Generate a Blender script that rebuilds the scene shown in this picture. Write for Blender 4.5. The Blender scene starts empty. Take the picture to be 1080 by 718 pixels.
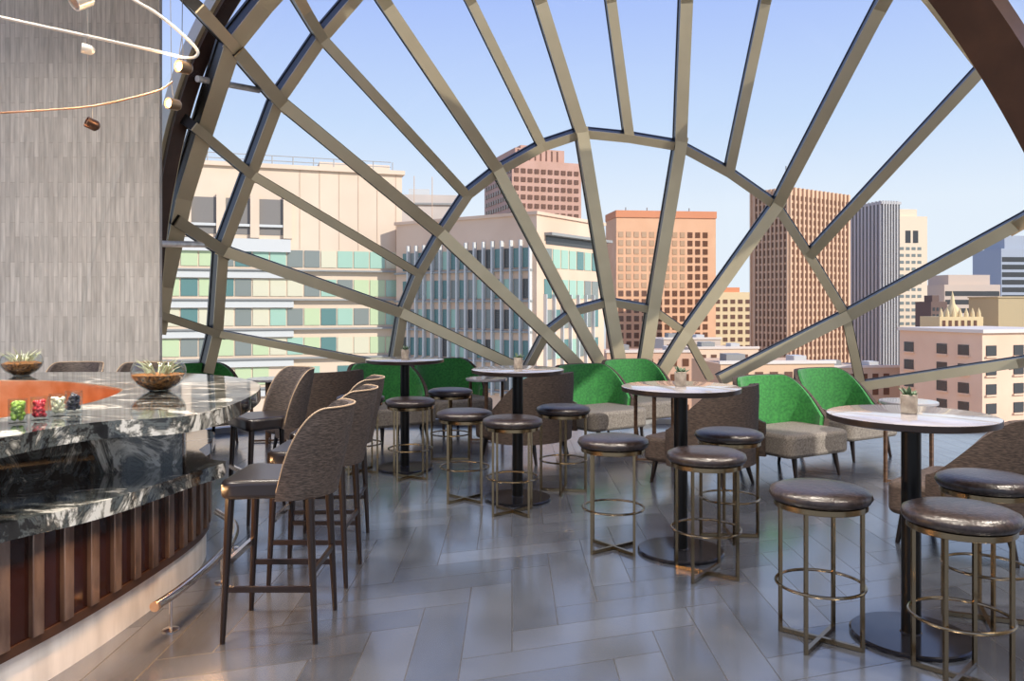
import bpy, bmesh, math, random
from math import sin, cos, pi, radians, sqrt, atan2
from mathutils import Vector, Matrix
random.seed(7)
C = bpy.context.scene.collection
S = bpy.context.scene

# ------------------------------------------------------------------ camera, sky, sun, exposure
F, CX, HZ, EYE = 840.0, 540.0, 322.0, 1.565          # focal length in px, principal column, horizon row, eye height
cam_d = bpy.data.cameras.new('camera'); cam = bpy.data.objects.new('camera', cam_d); C.objects.link(cam)
cam.location = (0, 0, EYE); cam.rotation_euler = (pi/2, 0, 0)
cam_d.sensor_width = 36; cam_d.lens = F/1080*36; cam_d.shift_y = -(359-HZ)/1080
cam_d.clip_start = 0.05; cam_d.clip_end = 5000
S.camera = cam
S.view_settings.view_transform = 'Standard'; S.view_settings.look = 'None'
S.view_settings.exposure = 0.0; S.view_settings.gamma = 1.0; S.view_settings.use_curve_mapping = False

SKY_STRENGTH = 1.0
w = bpy.data.worlds.new('sky'); S.world = w; w.use_nodes = True
nt = w.node_tree; nt.nodes.clear()
out = nt.nodes.new('ShaderNodeOutputWorld'); bg = nt.nodes.new('ShaderNodeBackground')
tc = nt.nodes.new('ShaderNodeTexCoord'); sp = nt.nodes.new('ShaderNodeSeparateXYZ')
nrm = nt.nodes.new('ShaderNodeVectorMath'); nrm.operation = 'NORMALIZE'
mr = nt.nodes.new('ShaderNodeMapRange'); mr.inputs['From Min'].default_value = -0.2; mr.inputs['From Max'].default_value = 0.8
rp = nt.nodes.new('ShaderNodeValToRGB')
nt.links.new(tc.outputs['Generated'], nrm.inputs[0]); nt.links.new(nrm.outputs[0], sp.inputs[0])
nt.links.new(sp.outputs['Z'], mr.inputs['Value']); nt.links.new(mr.outputs[0], rp.inputs[0])
nt.links.new(rp.outputs[0], bg.inputs[0]); nt.links.new(bg.outputs[0], out.inputs[0])
bg.inputs[1].default_value = SKY_STRENGTH
rp.color_ramp.elements[0].position = 0.15; rp.color_ramp.elements[0].color = (0.70, 0.72, 0.75, 1)
rp.color_ramp.elements[1].position = 1.0; rp.color_ramp.elements[1].color = (0.30, 0.42, 0.92, 1)
for p_, c_ in ((0.20, (0.84, 0.91, 0.98)), (0.32, (0.80, 0.89, 1.0)), (0.42, (0.60, 0.75, 1.0)), (0.56, (0.42, 0.56, 0.99))):
    e = rp.color_ramp.elements.new(p_); e.color = (*c_, 1)

sun_d = bpy.data.lights.new('sun', 'SUN'); sun = bpy.data.objects.new('sun', sun_d); C.objects.link(sun)
sun_d.energy = 4.5; sun_d.angle = radians(0.6); sun_d.color = (1.0, 0.95, 0.87)
SUN_TO = Vector((0.70, -0.50, 0.52)).normalized()
sun.rotation_euler = SUN_TO.to_track_quat('Z', 'Y').to_euler(); sun.location = (20, -6, 20)

# added fill lights: warm strip below the bar shelf, spots over the room
def area(name, loc, rot, sx, sy, e, col):
    d = bpy.data.lights.new(name, 'AREA'); d.shape = 'RECTANGLE'; d.size = sx; d.size_y = sy; d.energy = e; d.color = col
    o = bpy.data.objects.new(name, d); C.objects.link(o); o.location = loc; o.rotation_euler = rot; return o
area('bar_glow_fill', (-1.72, 3.65, 0.665), (0, radians(-42), radians(-12)), 0.05, 1.4, 34, (1.0, 0.55, 0.25))  # added lamp, stands in for the copper's warm reflection on the floor
# unseen spots added to brighten the room and the left wall
for x_, y_ in ((-4.2, 4.6), (-1.5, 4.4), (-5.2, 6.3), (-3.7, 6.3), (1.5, 4.2), (4.5, 4.0), (-3.5, 1.5), (0, 1.2), (3.5, 1.0)):
    d_ = bpy.data.lights.new('fill_spot', 'SPOT'); d_.energy = 1000 if y_ < 6 else 170; d_.spot_size = radians(115); d_.spot_blend = 0.8; d_.color = (1.0, 0.90, 0.78); d_.shadow_soft_size = 0.25
    o_ = bpy.data.objects.new('fill_spot', d_); C.objects.link(o_); o_.location = (x_, y_, 5.45)

# ------------------------------------------------------------------ helpers
def lin(r, g, b):
    f = lambda c: (c/12.92 if c <= 0.04045 else ((c+0.055)/1.055)**2.4)
    return (f(r/255), f(g/255), f(b/255), 1)
def at(px, py, Z):                                        # point at depth Z seen in column px, row py
    return Vector(((px-CX)/F*Z, Z, EYE+(HZ-py)/F*Z))
def mat(name, col, rough=0.5, metal=0.0, spec=0.5, emit=None, es=0, coat=0):
    m = bpy.data.materials.new(name); m.use_nodes = True
    b = m.node_tree.nodes['Principled BSDF']
    b.inputs['Base Color'].default_value = col; b.inputs['Roughness'].default_value = rough
    b.inputs['Metallic'].default_value = metal; b.inputs['Specular IOR Level'].default_value = spec
    b.inputs['Coat Weight'].default_value = coat; b.inputs['Coat Roughness'].default_value = 0.05
    if emit: b.inputs['Emission Color'].default_value = emit; b.inputs['Emission Strength'].default_value = es
    return m
def noisy(m, c1, c2, scale=8, stretch=(1,1,1), detail=4, bump=0, lo=0.35, hi=0.65, coord='Object', dist=0.0):
    t = m.node_tree; b = t.nodes['Principled BSDF']
    tcn = t.nodes.new('ShaderNodeTexCoord'); mp = t.nodes.new('ShaderNodeMapping'); mp.inputs['Scale'].default_value = stretch
    n = t.nodes.new('ShaderNodeTexNoise'); n.inputs['Scale'].default_value = scale; n.inputs['Detail'].default_value = detail
    n.inputs['Distortion'].default_value = dist
    r = t.nodes.new('ShaderNodeValToRGB'); r.color_ramp.elements[0].position = lo; r.color_ramp.elements[1].position = hi
    r.color_ramp.elements[0].color = c1; r.color_ramp.elements[1].color = c2
    t.links.new(tcn.outputs[coord], mp.inputs[0]); t.links.new(mp.outputs[0], n.inputs[0])
    t.links.new(n.outputs['Fac'], r.inputs[0]); t.links.new(r.outputs[0], b.inputs['Base Color'])
    if bump:
        bp = t.nodes.new('ShaderNodeBump'); bp.inputs['Strength'].default_value = bump; bp.inputs['Distance'].default_value = 0.01
        t.links.new(n.outputs['Fac'], bp.inputs['Height']); t.links.new(bp.outputs[0], b.inputs['Normal'])
    return m
def thin_glass(name, tint=(1,1,1,1), ior=1.35, rough=0.0):
    m = bpy.data.materials.new(name); m.use_nodes = True; t = m.node_tree; t.nodes.clear()
    o = t.nodes.new('ShaderNodeOutputMaterial'); mx = t.nodes.new('ShaderNodeMixShader'); tr = t.nodes.new('ShaderNodeBsdfTransparent')
    gl = t.nodes.new('ShaderNodeBsdfGlossy'); fr = t.nodes.new('ShaderNodeFresnel'); fr.inputs[0].default_value = ior
    gl.inputs['Roughness'].default_value = rough
    ge = t.nodes.new('ShaderNodeNewGeometry'); im = t.nodes.new('ShaderNodeMix'); im.inputs[2].default_value = ior; im.inputs[3].default_value = 1/ior
    t.links.new(ge.outputs['Backfacing'], im.inputs[0]); t.links.new(im.outputs[0], fr.inputs[0])
    tr.inputs[0].default_value = tint
    t.links.new(fr.outputs[0], mx.inputs[0]); t.links.new(tr.outputs[0], mx.inputs[1]); t.links.new(gl.outputs[0], mx.inputs[2])
    t.links.new(mx.outputs[0], o.inputs[0]); return m

class MB:
    def __init__(s): s.v = []; s.f = []; s.m = []; s.mi = 0
    def add(s, vs, fs):
        o = len(s.v); s.v += [tuple(x) for x in vs]
        for f in fs: s.f.append([i+o for i in f]); s.m.append(s.mi)
        return s
    def box(s, x0, x1, y0, y1, z0, z1, M=None):
        vs = [Vector((x, y, z)) for z in (z0, z1) for y in (y0, y1) for x in (x0, x1)]
        if M is not None: vs = [M @ v for v in vs]
        return s.add(vs, [(0,2,3,1),(4,5,7,6),(0,1,5,4),(2,6,7,3),(0,4,6,2),(1,3,7,5)])
    def lathe(s, prof, seg=32, c=(0,0,0), M=None):
        n = len(prof); vs = []
        for i in range(seg):
            a = 2*pi*i/seg
            for r, z in prof: vs.append(Vector((c[0]+r*cos(a), c[1]+r*sin(a), c[2]+z)))
        if M is not None: vs = [M @ v for v in vs]
        fs = []
        for i in range(seg):
            j = (i+1) % seg
            for k in range(n-1): fs.append((i*n+k, j*n+k, j*n+k+1, i*n+k+1))
        if prof[0][0] > 1e-6: fs.append([i*n for i in range(seg)][::-1])
        if prof[-1][0] > 1e-6: fs.append([i*n+n-1 for i in range(seg)])
        return s.add(vs, fs)
    def bar(s, p0, p1, w0, d0, up, w1=None, d1=None, sh=0.0):       # rectangular bar, depth along up
        p0, p1 = Vector(p0), Vector(p1); t = (p1-p0).normalized(); u = Vector(up); u = (u-t*u.dot(t)).normalized(); r = t.cross(u)
        w1 = w0 if w1 is None else w1; d1 = d0 if d1 is None else d1
        vs = []
        for p, w_, d_ in ((p0, w0, d0), (p1, w1, d1)):
            for a, b in ((-1,-1),(1,-1),(1,1),(-1,1)): vs.append(p+r*(a*w_/2)+u*(b*d_/2+sh))
        return s.add(vs, [(0,1,2,3),(7,6,5,4),(0,4,5,1),(1,5,6,2),(2,6,7,3),(3,7,4,0)])
    def tube(s, path, r, seg=10, closed=False, r1=None):
        P = [Vector(p) for p in path]; n = len(P); vs = []; ref = None
        for i, p in enumerate(P):
            if closed: t = (P[(i+1) % n]-P[i-1]).normalized()
            else: t = (P[min(i+1, n-1)]-P[max(i-1, 0)]).normalized()
            if ref is None: ref = Vector((0,0,1)) if abs(t.z) < 0.9 else Vector((1,0,0))
            u = (ref-t*ref.dot(t)).normalized(); ref = u; q = t.cross(u)
            rr = r if r1 is None else r+(r1-r)*i/(n-1)
            for k in range(seg):
                a = 2*pi*k/seg; vs.append(p+u*(rr*cos(a))+q*(rr*sin(a)))
        fs = []
        for i in range(n if closed else n-1):
            j = (i+1) % n
            for k in range(seg):
                l = (k+1) % seg; fs.append((i*seg+k, i*seg+l, j*seg+l, j*seg+k))
        if not closed: fs.append(list(range(seg))[::-1]); fs.append([(n-1)*seg+k for k in range(seg)])
        return s.add(vs, fs)
    def prism(s, o, z0, z1):
        n = len(o); vs = [(x, y, z0) for x, y in o]+[(x, y, z1) for x, y in o]
        return s.add(vs, [list(range(n))[::-1], list(range(n, 2*n))]+[(i, (i+1) % n, n+(i+1) % n, n+i) for i in range(n)])
    def strip(s, o, z0, z1, th):                                   # an open wall along a plan polyline, thickness to its left
        n = len(o); P = [Vector((x, y)) for x, y in o]; q = []
        for i in range(n):
            t = (P[min(i+1, n-1)]-P[max(i-1, 0)]).normalized(); q.append(P[i]+Vector((-t.y, t.x))*th)
        vs = [(p.x, p.y, z) for z in (z0, z1) for p in P]+[(p.x, p.y, z) for z in (z0, z1) for p in q]
        a = lambda i: i; b = lambda i: n+i; c = lambda i: 2*n+i; d = lambda i: 3*n+i; fs = []
        for i in range(n-1):
            fs += [(a(i), a(i+1), b(i+1), b(i)), (c(i+1), c(i), d(i), d(i+1)), (b(i), b(i+1), d(i+1), d(i)), (a(i+1), a(i), c(i), c(i+1))]
        fs += [(a(0), b(0), d(0), c(0)), (b(n-1), a(n-1), c(n-1), d(n-1))]
        return s.add(vs, fs)
    def build(s, name, mats, parent=None, smooth=True, bevel=0, bseg=2, ang=35, sub=0):
        me = bpy.data.meshes.new(name); me.from_pydata(s.v, [], s.f)
        if not isinstance(mats, (list, tuple)): mats = [mats]
        for m in mats: me.materials.append(m)
        me.polygons.foreach_set('material_index', s.m)
        bm = bmesh.new(); bm.from_mesh(me); bmesh.ops.recalc_face_normals(bm, faces=bm.faces); bm.to_mesh(me); bm.free()
        if smooth:
            me.polygons.foreach_set('use_smooth', [True]*len(me.polygons))
            me.set_sharp_from_angle(angle=radians(ang))
        me.update()
        o = bpy.data.objects.new(name, me); C.objects.link(o)
        if parent is not None: o.parent = parent
        if bevel:
            b = o.modifiers.new('bevel', 'BEVEL'); b.width = bevel; b.segments = bseg; b.limit_method = 'ANGLE'; b.angle_limit = radians(40)
        if sub:
            b = o.modifiers.new('subdivision', 'SUBSURF'); b.levels = sub; b.render_levels = sub
        return o
def thing(name, label, cat, loc=(0,0,0), rz=0, group=None):
    o = bpy.data.objects.new(name, None); C.objects.link(o); o.location = loc; o.rotation_euler = (0, 0, rz); o.empty_display_size = 0.1
    o['label'] = label; o['category'] = cat
    if group: o['group'] = group
    return o
def tag(o, label=None, cat=None, group=None, kind=None):
    if label: o['label'] = label
    if cat: o['category'] = cat
    if group: o['group'] = group
    if kind: o['kind'] = kind
    return o
def dup(root, loc, rz, label, group=None):
    r = root.copy(); C.objects.link(r); r.location = loc; r.rotation_euler = (0, 0, rz); r['label'] = label
    if group: r['group'] = group
    for ch in list(root.children):
        c = ch.copy(); C.objects.link(c); c.parent = r
        for g in list(ch.children):
            d = g.copy(); C.objects.link(d); d.parent = c
    return r
def spline(pts, n=8, closed=False):                                # Catmull-Rom through points
    P = [Vector(p) for p in pts]; N = len(P); o = []
    for i in range(N if closed else N-1):
        if closed: a, b, c, d = P[i-1], P[i], P[(i+1) % N], P[(i+2) % N]
        else: a, b, c, d = P[max(i-1, 0)], P[i], P[i+1], P[min(i+2, N-1)]
        for k in range(n):
            t = k/n
            o.append(0.5*((2*b)+(c-a)*t+(2*a-5*b+4*c-d)*t*t+(3*b-a-3*c+d)*t**3))
    if not closed: o.append(P[-1])
    return o

# ------------------------------------------------------------------ materials
M = {}
# herringbone floor tiles
def floor_mat():
    m = mat('slate_tile', (0.05, 0.055, 0.065, 1), 0.22, 0, 0.8, coat=0.6); t = m.node_tree; b = t.nodes['Principled BSDF']; b.inputs['Coat Roughness'].default_value = 0.14
    L = t.links; N = t.nodes.new
    tcn = N('ShaderNodeTexCoord'); sx = N('ShaderNodeSeparateXYZ'); L.new(tcn.outputs['Object'], sx.inputs[0])
    def mth(op, a, b_=None):
        n = N('ShaderNodeMath'); n.operation = op
        for i, v in enumerate((a, b_)):
            if v is None: continue
            if isinstance(v, (int, float)): n.inputs[i].default_value = v
            else: L.new(v, n.inputs[i])
        return n.outputs[0]
    W = 0.225; K = 4                                                 # plank width, length = K widths
    u = mth('DIVIDE', sx.outputs['X'], W)
    v = mth('DIVIDE', mth('SUBTRACT', sx.outputs['Y'], mth('MULTIPLY', sx.outputs['X'], 0.34)), W)
    iu = mth('FLOOR', u); iv = mth('FLOOR', v)
    d = mth('FLOORED_MODULO', mth('SUBTRACT', iu, iv), 2*K)
    hor = mth('LESS_THAN', d, K-0.5)                                # cell belongs to a plank running along u
    fu = mth('SUBTRACT', u, iu); fv = mth('SUBTRACT', v, iv)
    # along-plank coordinate
    au = mth('ADD', d, fu)                                          # 0..K for horizontal planks
    dv = mth('SUBTRACT', 2*K-1, d)                                  # position for vertical planks
    av = mth('ADD', dv, fv)
    def edge(x, hi): return mth('MINIMUM', x, mth('SUBTRACT', hi, x))
    eh = mth('MINIMUM', edge(au, K), edge(fv, 1)); ev = mth('MINIMUM', edge(av, K), edge(fu, 1))
    e = mth('ADD', mth('MULTIPLY', hor, eh), mth('MULTIPLY', mth('SUBTRACT', 1, hor), ev))
    joint = mth('LESS_THAN', e, 0.014)
    # plank id
    idh = mth('ADD', mth('MULTIPLY', mth('SUBTRACT', iu, d), 3.17), mth('MULTIPLY', iv, 7.31))
    idv = mth('ADD', mth('MULTIPLY', iu, 5.71), mth('MULTIPLY', mth('SUBTRACT', iv, dv), 2.93))
    pid = mth('ADD', mth('MULTIPLY', hor, idh), mth('MULTIPLY', mth('SUBTRACT', 1, hor), mth('ADD', idv, 0.5)))
    wn = N('ShaderNodeTexWhiteNoise'); wn.noise_dimensions = '1D'; L.new(pid, wn.inputs['W'])
    no = N('ShaderNodeTexNoise'); no.inputs['Scale'].default_value = 3.0; no.inputs['Detail'].default_value = 6; L.new(tcn.outputs['Object'], no.inputs[0])
    val = mth('ADD', mth('MULTIPLY', wn.outputs['Value'], 0.55), mth('MULTIPLY', no.outputs['Fac'], 0.45))
    r = N('ShaderNodeValToRGB'); r.color_ramp.elements[0].color = (0.024, 0.028, 0.037, 1); r.color_ramp.elements[1].color = (0.078, 0.087, 0.110, 1)
    L.new(val, r.inputs[0])
    mx = N('ShaderNodeMix'); mx.data_type = 'RGBA'; L.new(joint, mx.inputs[0]); L.new(r.outputs[0], mx.inputs[6]); mx.inputs[7].default_value = (0.012, 0.012, 0.014, 1)
    L.new(mx.outputs[2], b.inputs['Base Color'])
    rr = mth('ADD', mth('MULTIPLY', no.outputs['Fac'], 0.18), mth('ADD', 0.13, mth('MULTIPLY', joint, 0.4))); L.new(rr, b.inputs['Roughness'])
    return m
M['floor'] = floor_mat()
# grey wall of narrow upright strips
def wall_mat():
    m = mat('grey_strip_panel', lin(168,163,156), 0.6); t = m.node_tree; b = t.nodes['Principled BSDF']; L = t.links; N = t.nodes.new
    tcn = N('ShaderNodeTexCoord'); mp = N('ShaderNodeMapping'); mp.inputs['Rotation'].default_value = (0, radians(90), 0)
    br = N('ShaderNodeTexBrick'); br.inputs['Scale'].default_value = 1.0; br.inputs['Brick Width'].default_value = 0.40; br.inputs['Row Height'].default_value = 0.048
    br.inputs['Mortar Size'].default_value = 0.003; br.offset = 0.37; br.inputs['Color1'].default_value = lin(206,199,190); br.inputs['Color2'].default_value = lin(186,179,170); br.inputs['Mortar'].default_value = lin(176,168,158)
    sx = N('ShaderNodeSeparateXYZ'); cb = N('ShaderNodeCombineXYZ'); L.new(tcn.outputs['Object'], sx.inputs[0])
    L.new(sx.outputs['Z'], cb.inputs['X']); L.new(sx.outputs['X'], cb.inputs['Y']); L.new(cb.outputs[0], br.inputs['Vector'])
    n = N('ShaderNodeTexNoise'); mp2 = N('ShaderNodeMapping'); mp2.inputs['Scale'].default_value = (34, 34, 3.5); n.inputs['Scale'].default_value = 1.0; n.inputs['Detail'].default_value = 5
    L.new(tcn.outputs['Object'], mp2.inputs[0]); L.new(mp2.outputs[0], n.inputs[0])
    r = N('ShaderNodeValToRGB'); r.color_ramp.elements[0].position = 0.3; r.color_ramp.elements[1].position = 0.7
    r.color_ramp.elements[0].color = (0.72,0.72,0.72,1); r.color_ramp.elements[1].color = (1.08,1.08,1.08,1); L.new(n.outputs['Fac'], r.inputs[0])
    mx = N('ShaderNodeMix'); mx.data_type = 'RGBA'; mx.blend_type = 'MULTIPLY'; mx.inputs[0].default_value = 1
    L.new(br.outputs['Color'], mx.inputs[6]); L.new(r.outputs[0], mx.inputs[7]); L.new(mx.outputs[2], b.inputs['Base Color'])
    return m
M['wall'] = wall_mat()
def marble_mat():
    m = mat('black_white_marble', (0.05,0.05,0.05,1), 0.07, 0, 0.6, coat=0.5); t = m.node_tree; b = t.nodes['Principled BSDF']; L = t.links; N = t.nodes.new
    tcn = N('ShaderNodeTexCoord'); mp = N('ShaderNodeMapping'); mp.inputs['Rotation'].default_value = (0.4, 0.3, 0.6); mp.inputs['Scale'].default_value = (1.0, 1.6, 1.2)
    L.new(tcn.outputs['Object'], mp.inputs[0])
    n = N('ShaderNodeTexNoise'); n.inputs['Scale'].default_value = 2.7; n.inputs['Detail'].default_value = 10; n.inputs['Roughness'].default_value = 0.68; n.inputs['Distortion'].default_value = 1.6
    L.new(mp.outputs[0], n.inputs[0])
    r = N('ShaderNodeValToRGB'); cr = r.color_ramp
    cr.elements[0].position = 0.36; cr.elements[0].color = lin(16,17,19); cr.elements[1].position = 0.60; cr.elements[1].color = lin(214,212,205)
    for p_, c_ in ((0.46, lin(34,36,38)), (0.50, lin(92,98,98)), (0.53, lin(40,44,46)), (0.58, lin(150,148,140))):
        e = cr.elements.new(p_); e.color = c_
    L.new(n.outputs['Fac'], r.inputs[0])
    n2 = N('ShaderNodeTexNoise'); n2.inputs['Scale'].default_value = 1.7; n2.inputs['Detail'].default_value = 3; L.new(mp.outputs[0], n2.inputs[0])
    r2 = N('ShaderNodeValToRGB'); r2.color_ramp.elements[0].position = 0.58; r2.color_ramp.elements[1].position = 0.68; r2.color_ramp.elements[0].color = (1,1,1,1); r2.color_ramp.elements[1].color = lin(205,165,125)
    L.new(n2.outputs['Fac'], r2.inputs[0])
    mx = N('ShaderNodeMix'); mx.data_type = 'RGBA'; mx.blend_type = 'MULTIPLY'; mx.inputs[0].default_value = 0.8
    L.new(r.outputs[0], mx.inputs[6]); L.new(r2.outputs[0], mx.inputs[7]); L.new(mx.outputs[2], b.inputs['Base Color'])
    return m
M['marble'] = marble_mat()
M['copper'] = noisy(mat('copper', lin(240,190,150), 0.3, 1.0), lin(226,168,124), lin(246,204,168), 7, bump=0.15)
M['fin'] = noisy(mat('bronze_fin', lin(130,112,104), 0.3, 0.8), lin(108,92,86), lin(150,132,122), 14, (1,1,0.3))
M['red_panel'] = mat('red_brown_panel', lin(40,19,14), 0.14, 0.3, 0.6)
M['steel'] = noisy(mat('brushed_steel', lin(205,203,200), 0.35, 0.35), lin(206,204,202), lin(232,230,228), 10, (1,1,0.2))
M['bronze_trim'] = mat('dark_bronze_trim', lin(96,72,60), 0.3, 0.8)
M['rail'] = mat('polished_rail', lin(226,214,200), 0.18, 1.0)
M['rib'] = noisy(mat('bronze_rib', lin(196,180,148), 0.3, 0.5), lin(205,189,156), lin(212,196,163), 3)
M['rib_dark'] = mat('gasket_and_side_shade', lin(34,30,26), 0.4, 0.2)  # gasket colour, also used as painted shade on the rib sides
M['arch'] = noisy(mat('brown_arch', lin(66,44,34), 0.4, 0.3), lin(60,40,31), lin(72,49,38), 4)
M['glass'] = thin_glass('window_glass', (0.97, 0.985, 0.99, 1), 1.22)
M['clear'] = thin_glass('clear_glass', (0.93, 0.95, 0.94, 1), 1.55)
M['brass'] = mat('antique_brass', lin(150,130,100), 0.2, 1.0)
M['leather'] = noisy(mat('brown_leather', lin(52,42,40), 0.3, 0, 0.6), lin(30,24,23), lin(52,42,40), 60, detail=6, bump=0.25)
M['seat_leather'] = mat('black_leather', lin(36,32,34), 0.28, 0, 0.6)
M['weave'] = noisy(mat('brown_weave', lin(62,53,49), 0.6), lin(42,35,32), lin(82,71,66), 40, (1,1,5), bump=0.3)
M['piping'] = mat('tan_piping', lin(158,136,112), 0.5)
M['dark_wood'] = mat('dark_wood', lin(28,19,16), 0.3)
M['brown_wood'] = noisy(mat('brown_wood', lin(84,62,46), 0.4), lin(70,50,36), lin(98,74,56), 12, (1,1,6))
M['black_metal'] = mat('black_metal', lin(20,19,19), 0.35, 0.5)
M['table_top'] = noisy(mat('table_top', lin(140,136,138), 0.12, 0, 0.7, coat=0.6), lin(128,124,128), lin(152,148,150), 5)
M['table_edge'] = mat('dark_table_edge', lin(40,30,26), 0.3)
M['base_disc'] = mat('dark_base_disc', lin(46,46,52), 0.14, 0.6)
M['green'] = noisy(mat('green_velvet', lin(20,110,52), 0.75), lin(22,100,38), lin(44,128,50), 40, bump=0.15)
M['green'].node_tree.nodes['Principled BSDF'].inputs['Sheen Weight'].default_value = 0.25
M['grey_fabric'] = noisy(mat('grey_fabric', lin(118,110,102), 0.85), lin(98,91,84), lin(136,128,119), 90)
M['brown_fabric'] = noisy(mat('brown_fabric', lin(66,53,46), 0.8), lin(50,40,34), lin(84,69,60), 30, (1,1,5), bump=0.2)
M['pot'] = noisy(mat('grey_pot', lin(150,138,126), 0.6), lin(132,120,108), lin(168,156,142), 25)
M['leaf'] = mat('succulent_leaf', lin(70,92,66), 0.5)
M['pale_leaf'] = mat('pale_air_plant_leaf', lin(176,184,150), 0.6)
M['soil'] = noisy(mat('brown_soil', lin(110,70,36), 0.9), lin(60,38,22), lin(176,116,56), 60)
M['white_metal'] = mat('satin_white_metal', lin(226,222,214), 0.3, 0.3)
M['lamp_warm'] = mat('warm_lamp', (1,0.75,0.4,1), 0.4, emit=(1.0,0.50,0.16,1), es=6)
M['lamp_body'] = mat('bronze_lamp_body', lin(150,126,100), 0.35, 0.8)
M['wire'] = mat('thin_wire', lin(150,146,142), 0.4, 0.6)
M['sill'] = mat('pale_sill', lin(196,192,186), 0.5)

# ------------------------------------------------------------------ setting: floor, wall, window
FX, FY = 660.0, 400.0                                                # fan centre in the picture
def fan_depth(px, py):
    d = sqrt((px-FX)**2+(py-FY)**2); return 10.6-1.9*(min(d, 600)/530)**4
def fan(px, py, dz=0.0): return at(px, py, fan_depth(px, py)+dz)
FOCUS = Vector((1.5, 3.0, 0.6))
edge = []
for k in range(41):
    px = 110+k*(1210-110)/40; p = fan(px, FY); edge.append((p.x, p.y))
fl = [(-11, -3), (7.5, -3), (7.5, edge[-1][1])]+edge[::-1]+[(-11, edge[0][1])]
o = MB().prism(fl, -0.2, 0.0).build('floor', M['floor'], smooth=False); tag(o, kind='structure')
o = MB().box(-6, 7.5, -3, 8.0, 5.6, 5.9).build('ceiling_sun_block', mat('sun_block_white', lin(214,208,200), 0.8), smooth=False); tag(o, kind='structure')  # unseen slab added to keep the sun off the bar and left wall
o = MB().box(7.5, 7.8, -3, 3.5, 0, 5.9).build('wall_right_sun_block', mat('sun_block_beige', lin(196,188,178), 0.8), smooth=False); tag(o, kind='structure')  # unseen wall added to block sun coming from the right
o = MB().box(-11.0, -3.54, 8.0, 8.06, 0, 6.5).build('wall_left', M['wall'], smooth=False); tag(o, kind='structure')
o = MB().strip([(x*0.998, y-0.10) for x, y in edge], 0.0, 0.07, 0.14).build('trim_1', M['sill'], smooth=False); tag(o, kind='structure')

win = bpy.data.objects.new('window_1', None); C.objects.link(win); win['kind'] = 'structure'
g = MB(); NA, NR = 48, 14; vs = []; fs = []
for i in range(NA+1):
    a = pi*i/NA
    for j in range(NR+1):
        r = 5+575*j/NR; vs.append(fan(FX+r*cos(a), FY-r*sin(a), 0.06))
for i in range(NA):
    for j in range(NR): fs.append((i*(NR+1)+j, i*(NR+1)+j+1, (i+1)*(NR+1)+j+1, (i+1)*(NR+1)+j))
g.add(vs, fs)
n = len(edge); g.add([(x, y+0.06, 0.0) for x, y in edge]+[(fan(110+k*27.5, FY, 0.06)) for k in range(n)], [(i, i+1, n+i+1, n+i) for i in range(n-1)])
g.build('glass', M['glass'], win)

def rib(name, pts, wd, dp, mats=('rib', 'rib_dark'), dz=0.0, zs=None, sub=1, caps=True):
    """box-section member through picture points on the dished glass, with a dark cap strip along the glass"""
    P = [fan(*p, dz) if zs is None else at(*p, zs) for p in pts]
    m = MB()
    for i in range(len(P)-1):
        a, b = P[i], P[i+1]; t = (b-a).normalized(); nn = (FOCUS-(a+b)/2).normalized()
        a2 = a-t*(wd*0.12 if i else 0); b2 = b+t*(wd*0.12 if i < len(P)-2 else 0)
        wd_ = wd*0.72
        m.mi = 1; m.bar(a2, b2, wd_, dp, nn, sh=dp/2)  # dark body: shade of the member's sides put into its colour
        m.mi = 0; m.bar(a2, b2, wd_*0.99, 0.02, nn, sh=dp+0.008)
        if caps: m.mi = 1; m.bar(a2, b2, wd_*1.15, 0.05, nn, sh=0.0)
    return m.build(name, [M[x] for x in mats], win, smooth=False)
RAYS = [([(380,-36),(403,0),(523,178),(600,325),(636,390)], .20), ([(555,-40),(568,0),(612,140),(641,318),(654,392)], .21),
        ([(724,-40),(722,0),(716,150),(687,325),(677,392)], .21), ([(952,-40),(930,0),(818,215),(722,350),(694,395)], .20),
        ([(1200,160),(1080,230),(892,332),(757,400)], .20), ([(1200,358),(1080,380),(908,406)], .16),
        ([(238,42),(290,103),(463,245),(574,350),(612,388)], .20), ([(174,226),(230,262),(422,329),(545,387)], .18), ([(150,326),(224,350),(395,382)], .12)]
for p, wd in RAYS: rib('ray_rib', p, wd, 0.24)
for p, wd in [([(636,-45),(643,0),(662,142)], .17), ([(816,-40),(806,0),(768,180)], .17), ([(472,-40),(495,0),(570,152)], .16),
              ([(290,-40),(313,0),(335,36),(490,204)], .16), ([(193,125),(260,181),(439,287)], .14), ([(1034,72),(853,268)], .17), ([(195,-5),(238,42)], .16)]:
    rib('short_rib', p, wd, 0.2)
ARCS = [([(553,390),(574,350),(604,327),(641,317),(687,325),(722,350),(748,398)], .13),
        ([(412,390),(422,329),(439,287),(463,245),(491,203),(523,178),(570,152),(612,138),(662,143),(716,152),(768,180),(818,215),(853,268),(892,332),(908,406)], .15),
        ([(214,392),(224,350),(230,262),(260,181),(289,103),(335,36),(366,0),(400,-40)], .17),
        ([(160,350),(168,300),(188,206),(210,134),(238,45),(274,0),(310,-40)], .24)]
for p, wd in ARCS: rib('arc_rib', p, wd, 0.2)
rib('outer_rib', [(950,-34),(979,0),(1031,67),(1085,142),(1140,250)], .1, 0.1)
m = MB(); P = spline([at(*p, 8.75) for p in ((150,330),(158,240),(168,180),(180,125),(198,68),(219,22),(236,-8),(270,-60))], 8)
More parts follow.
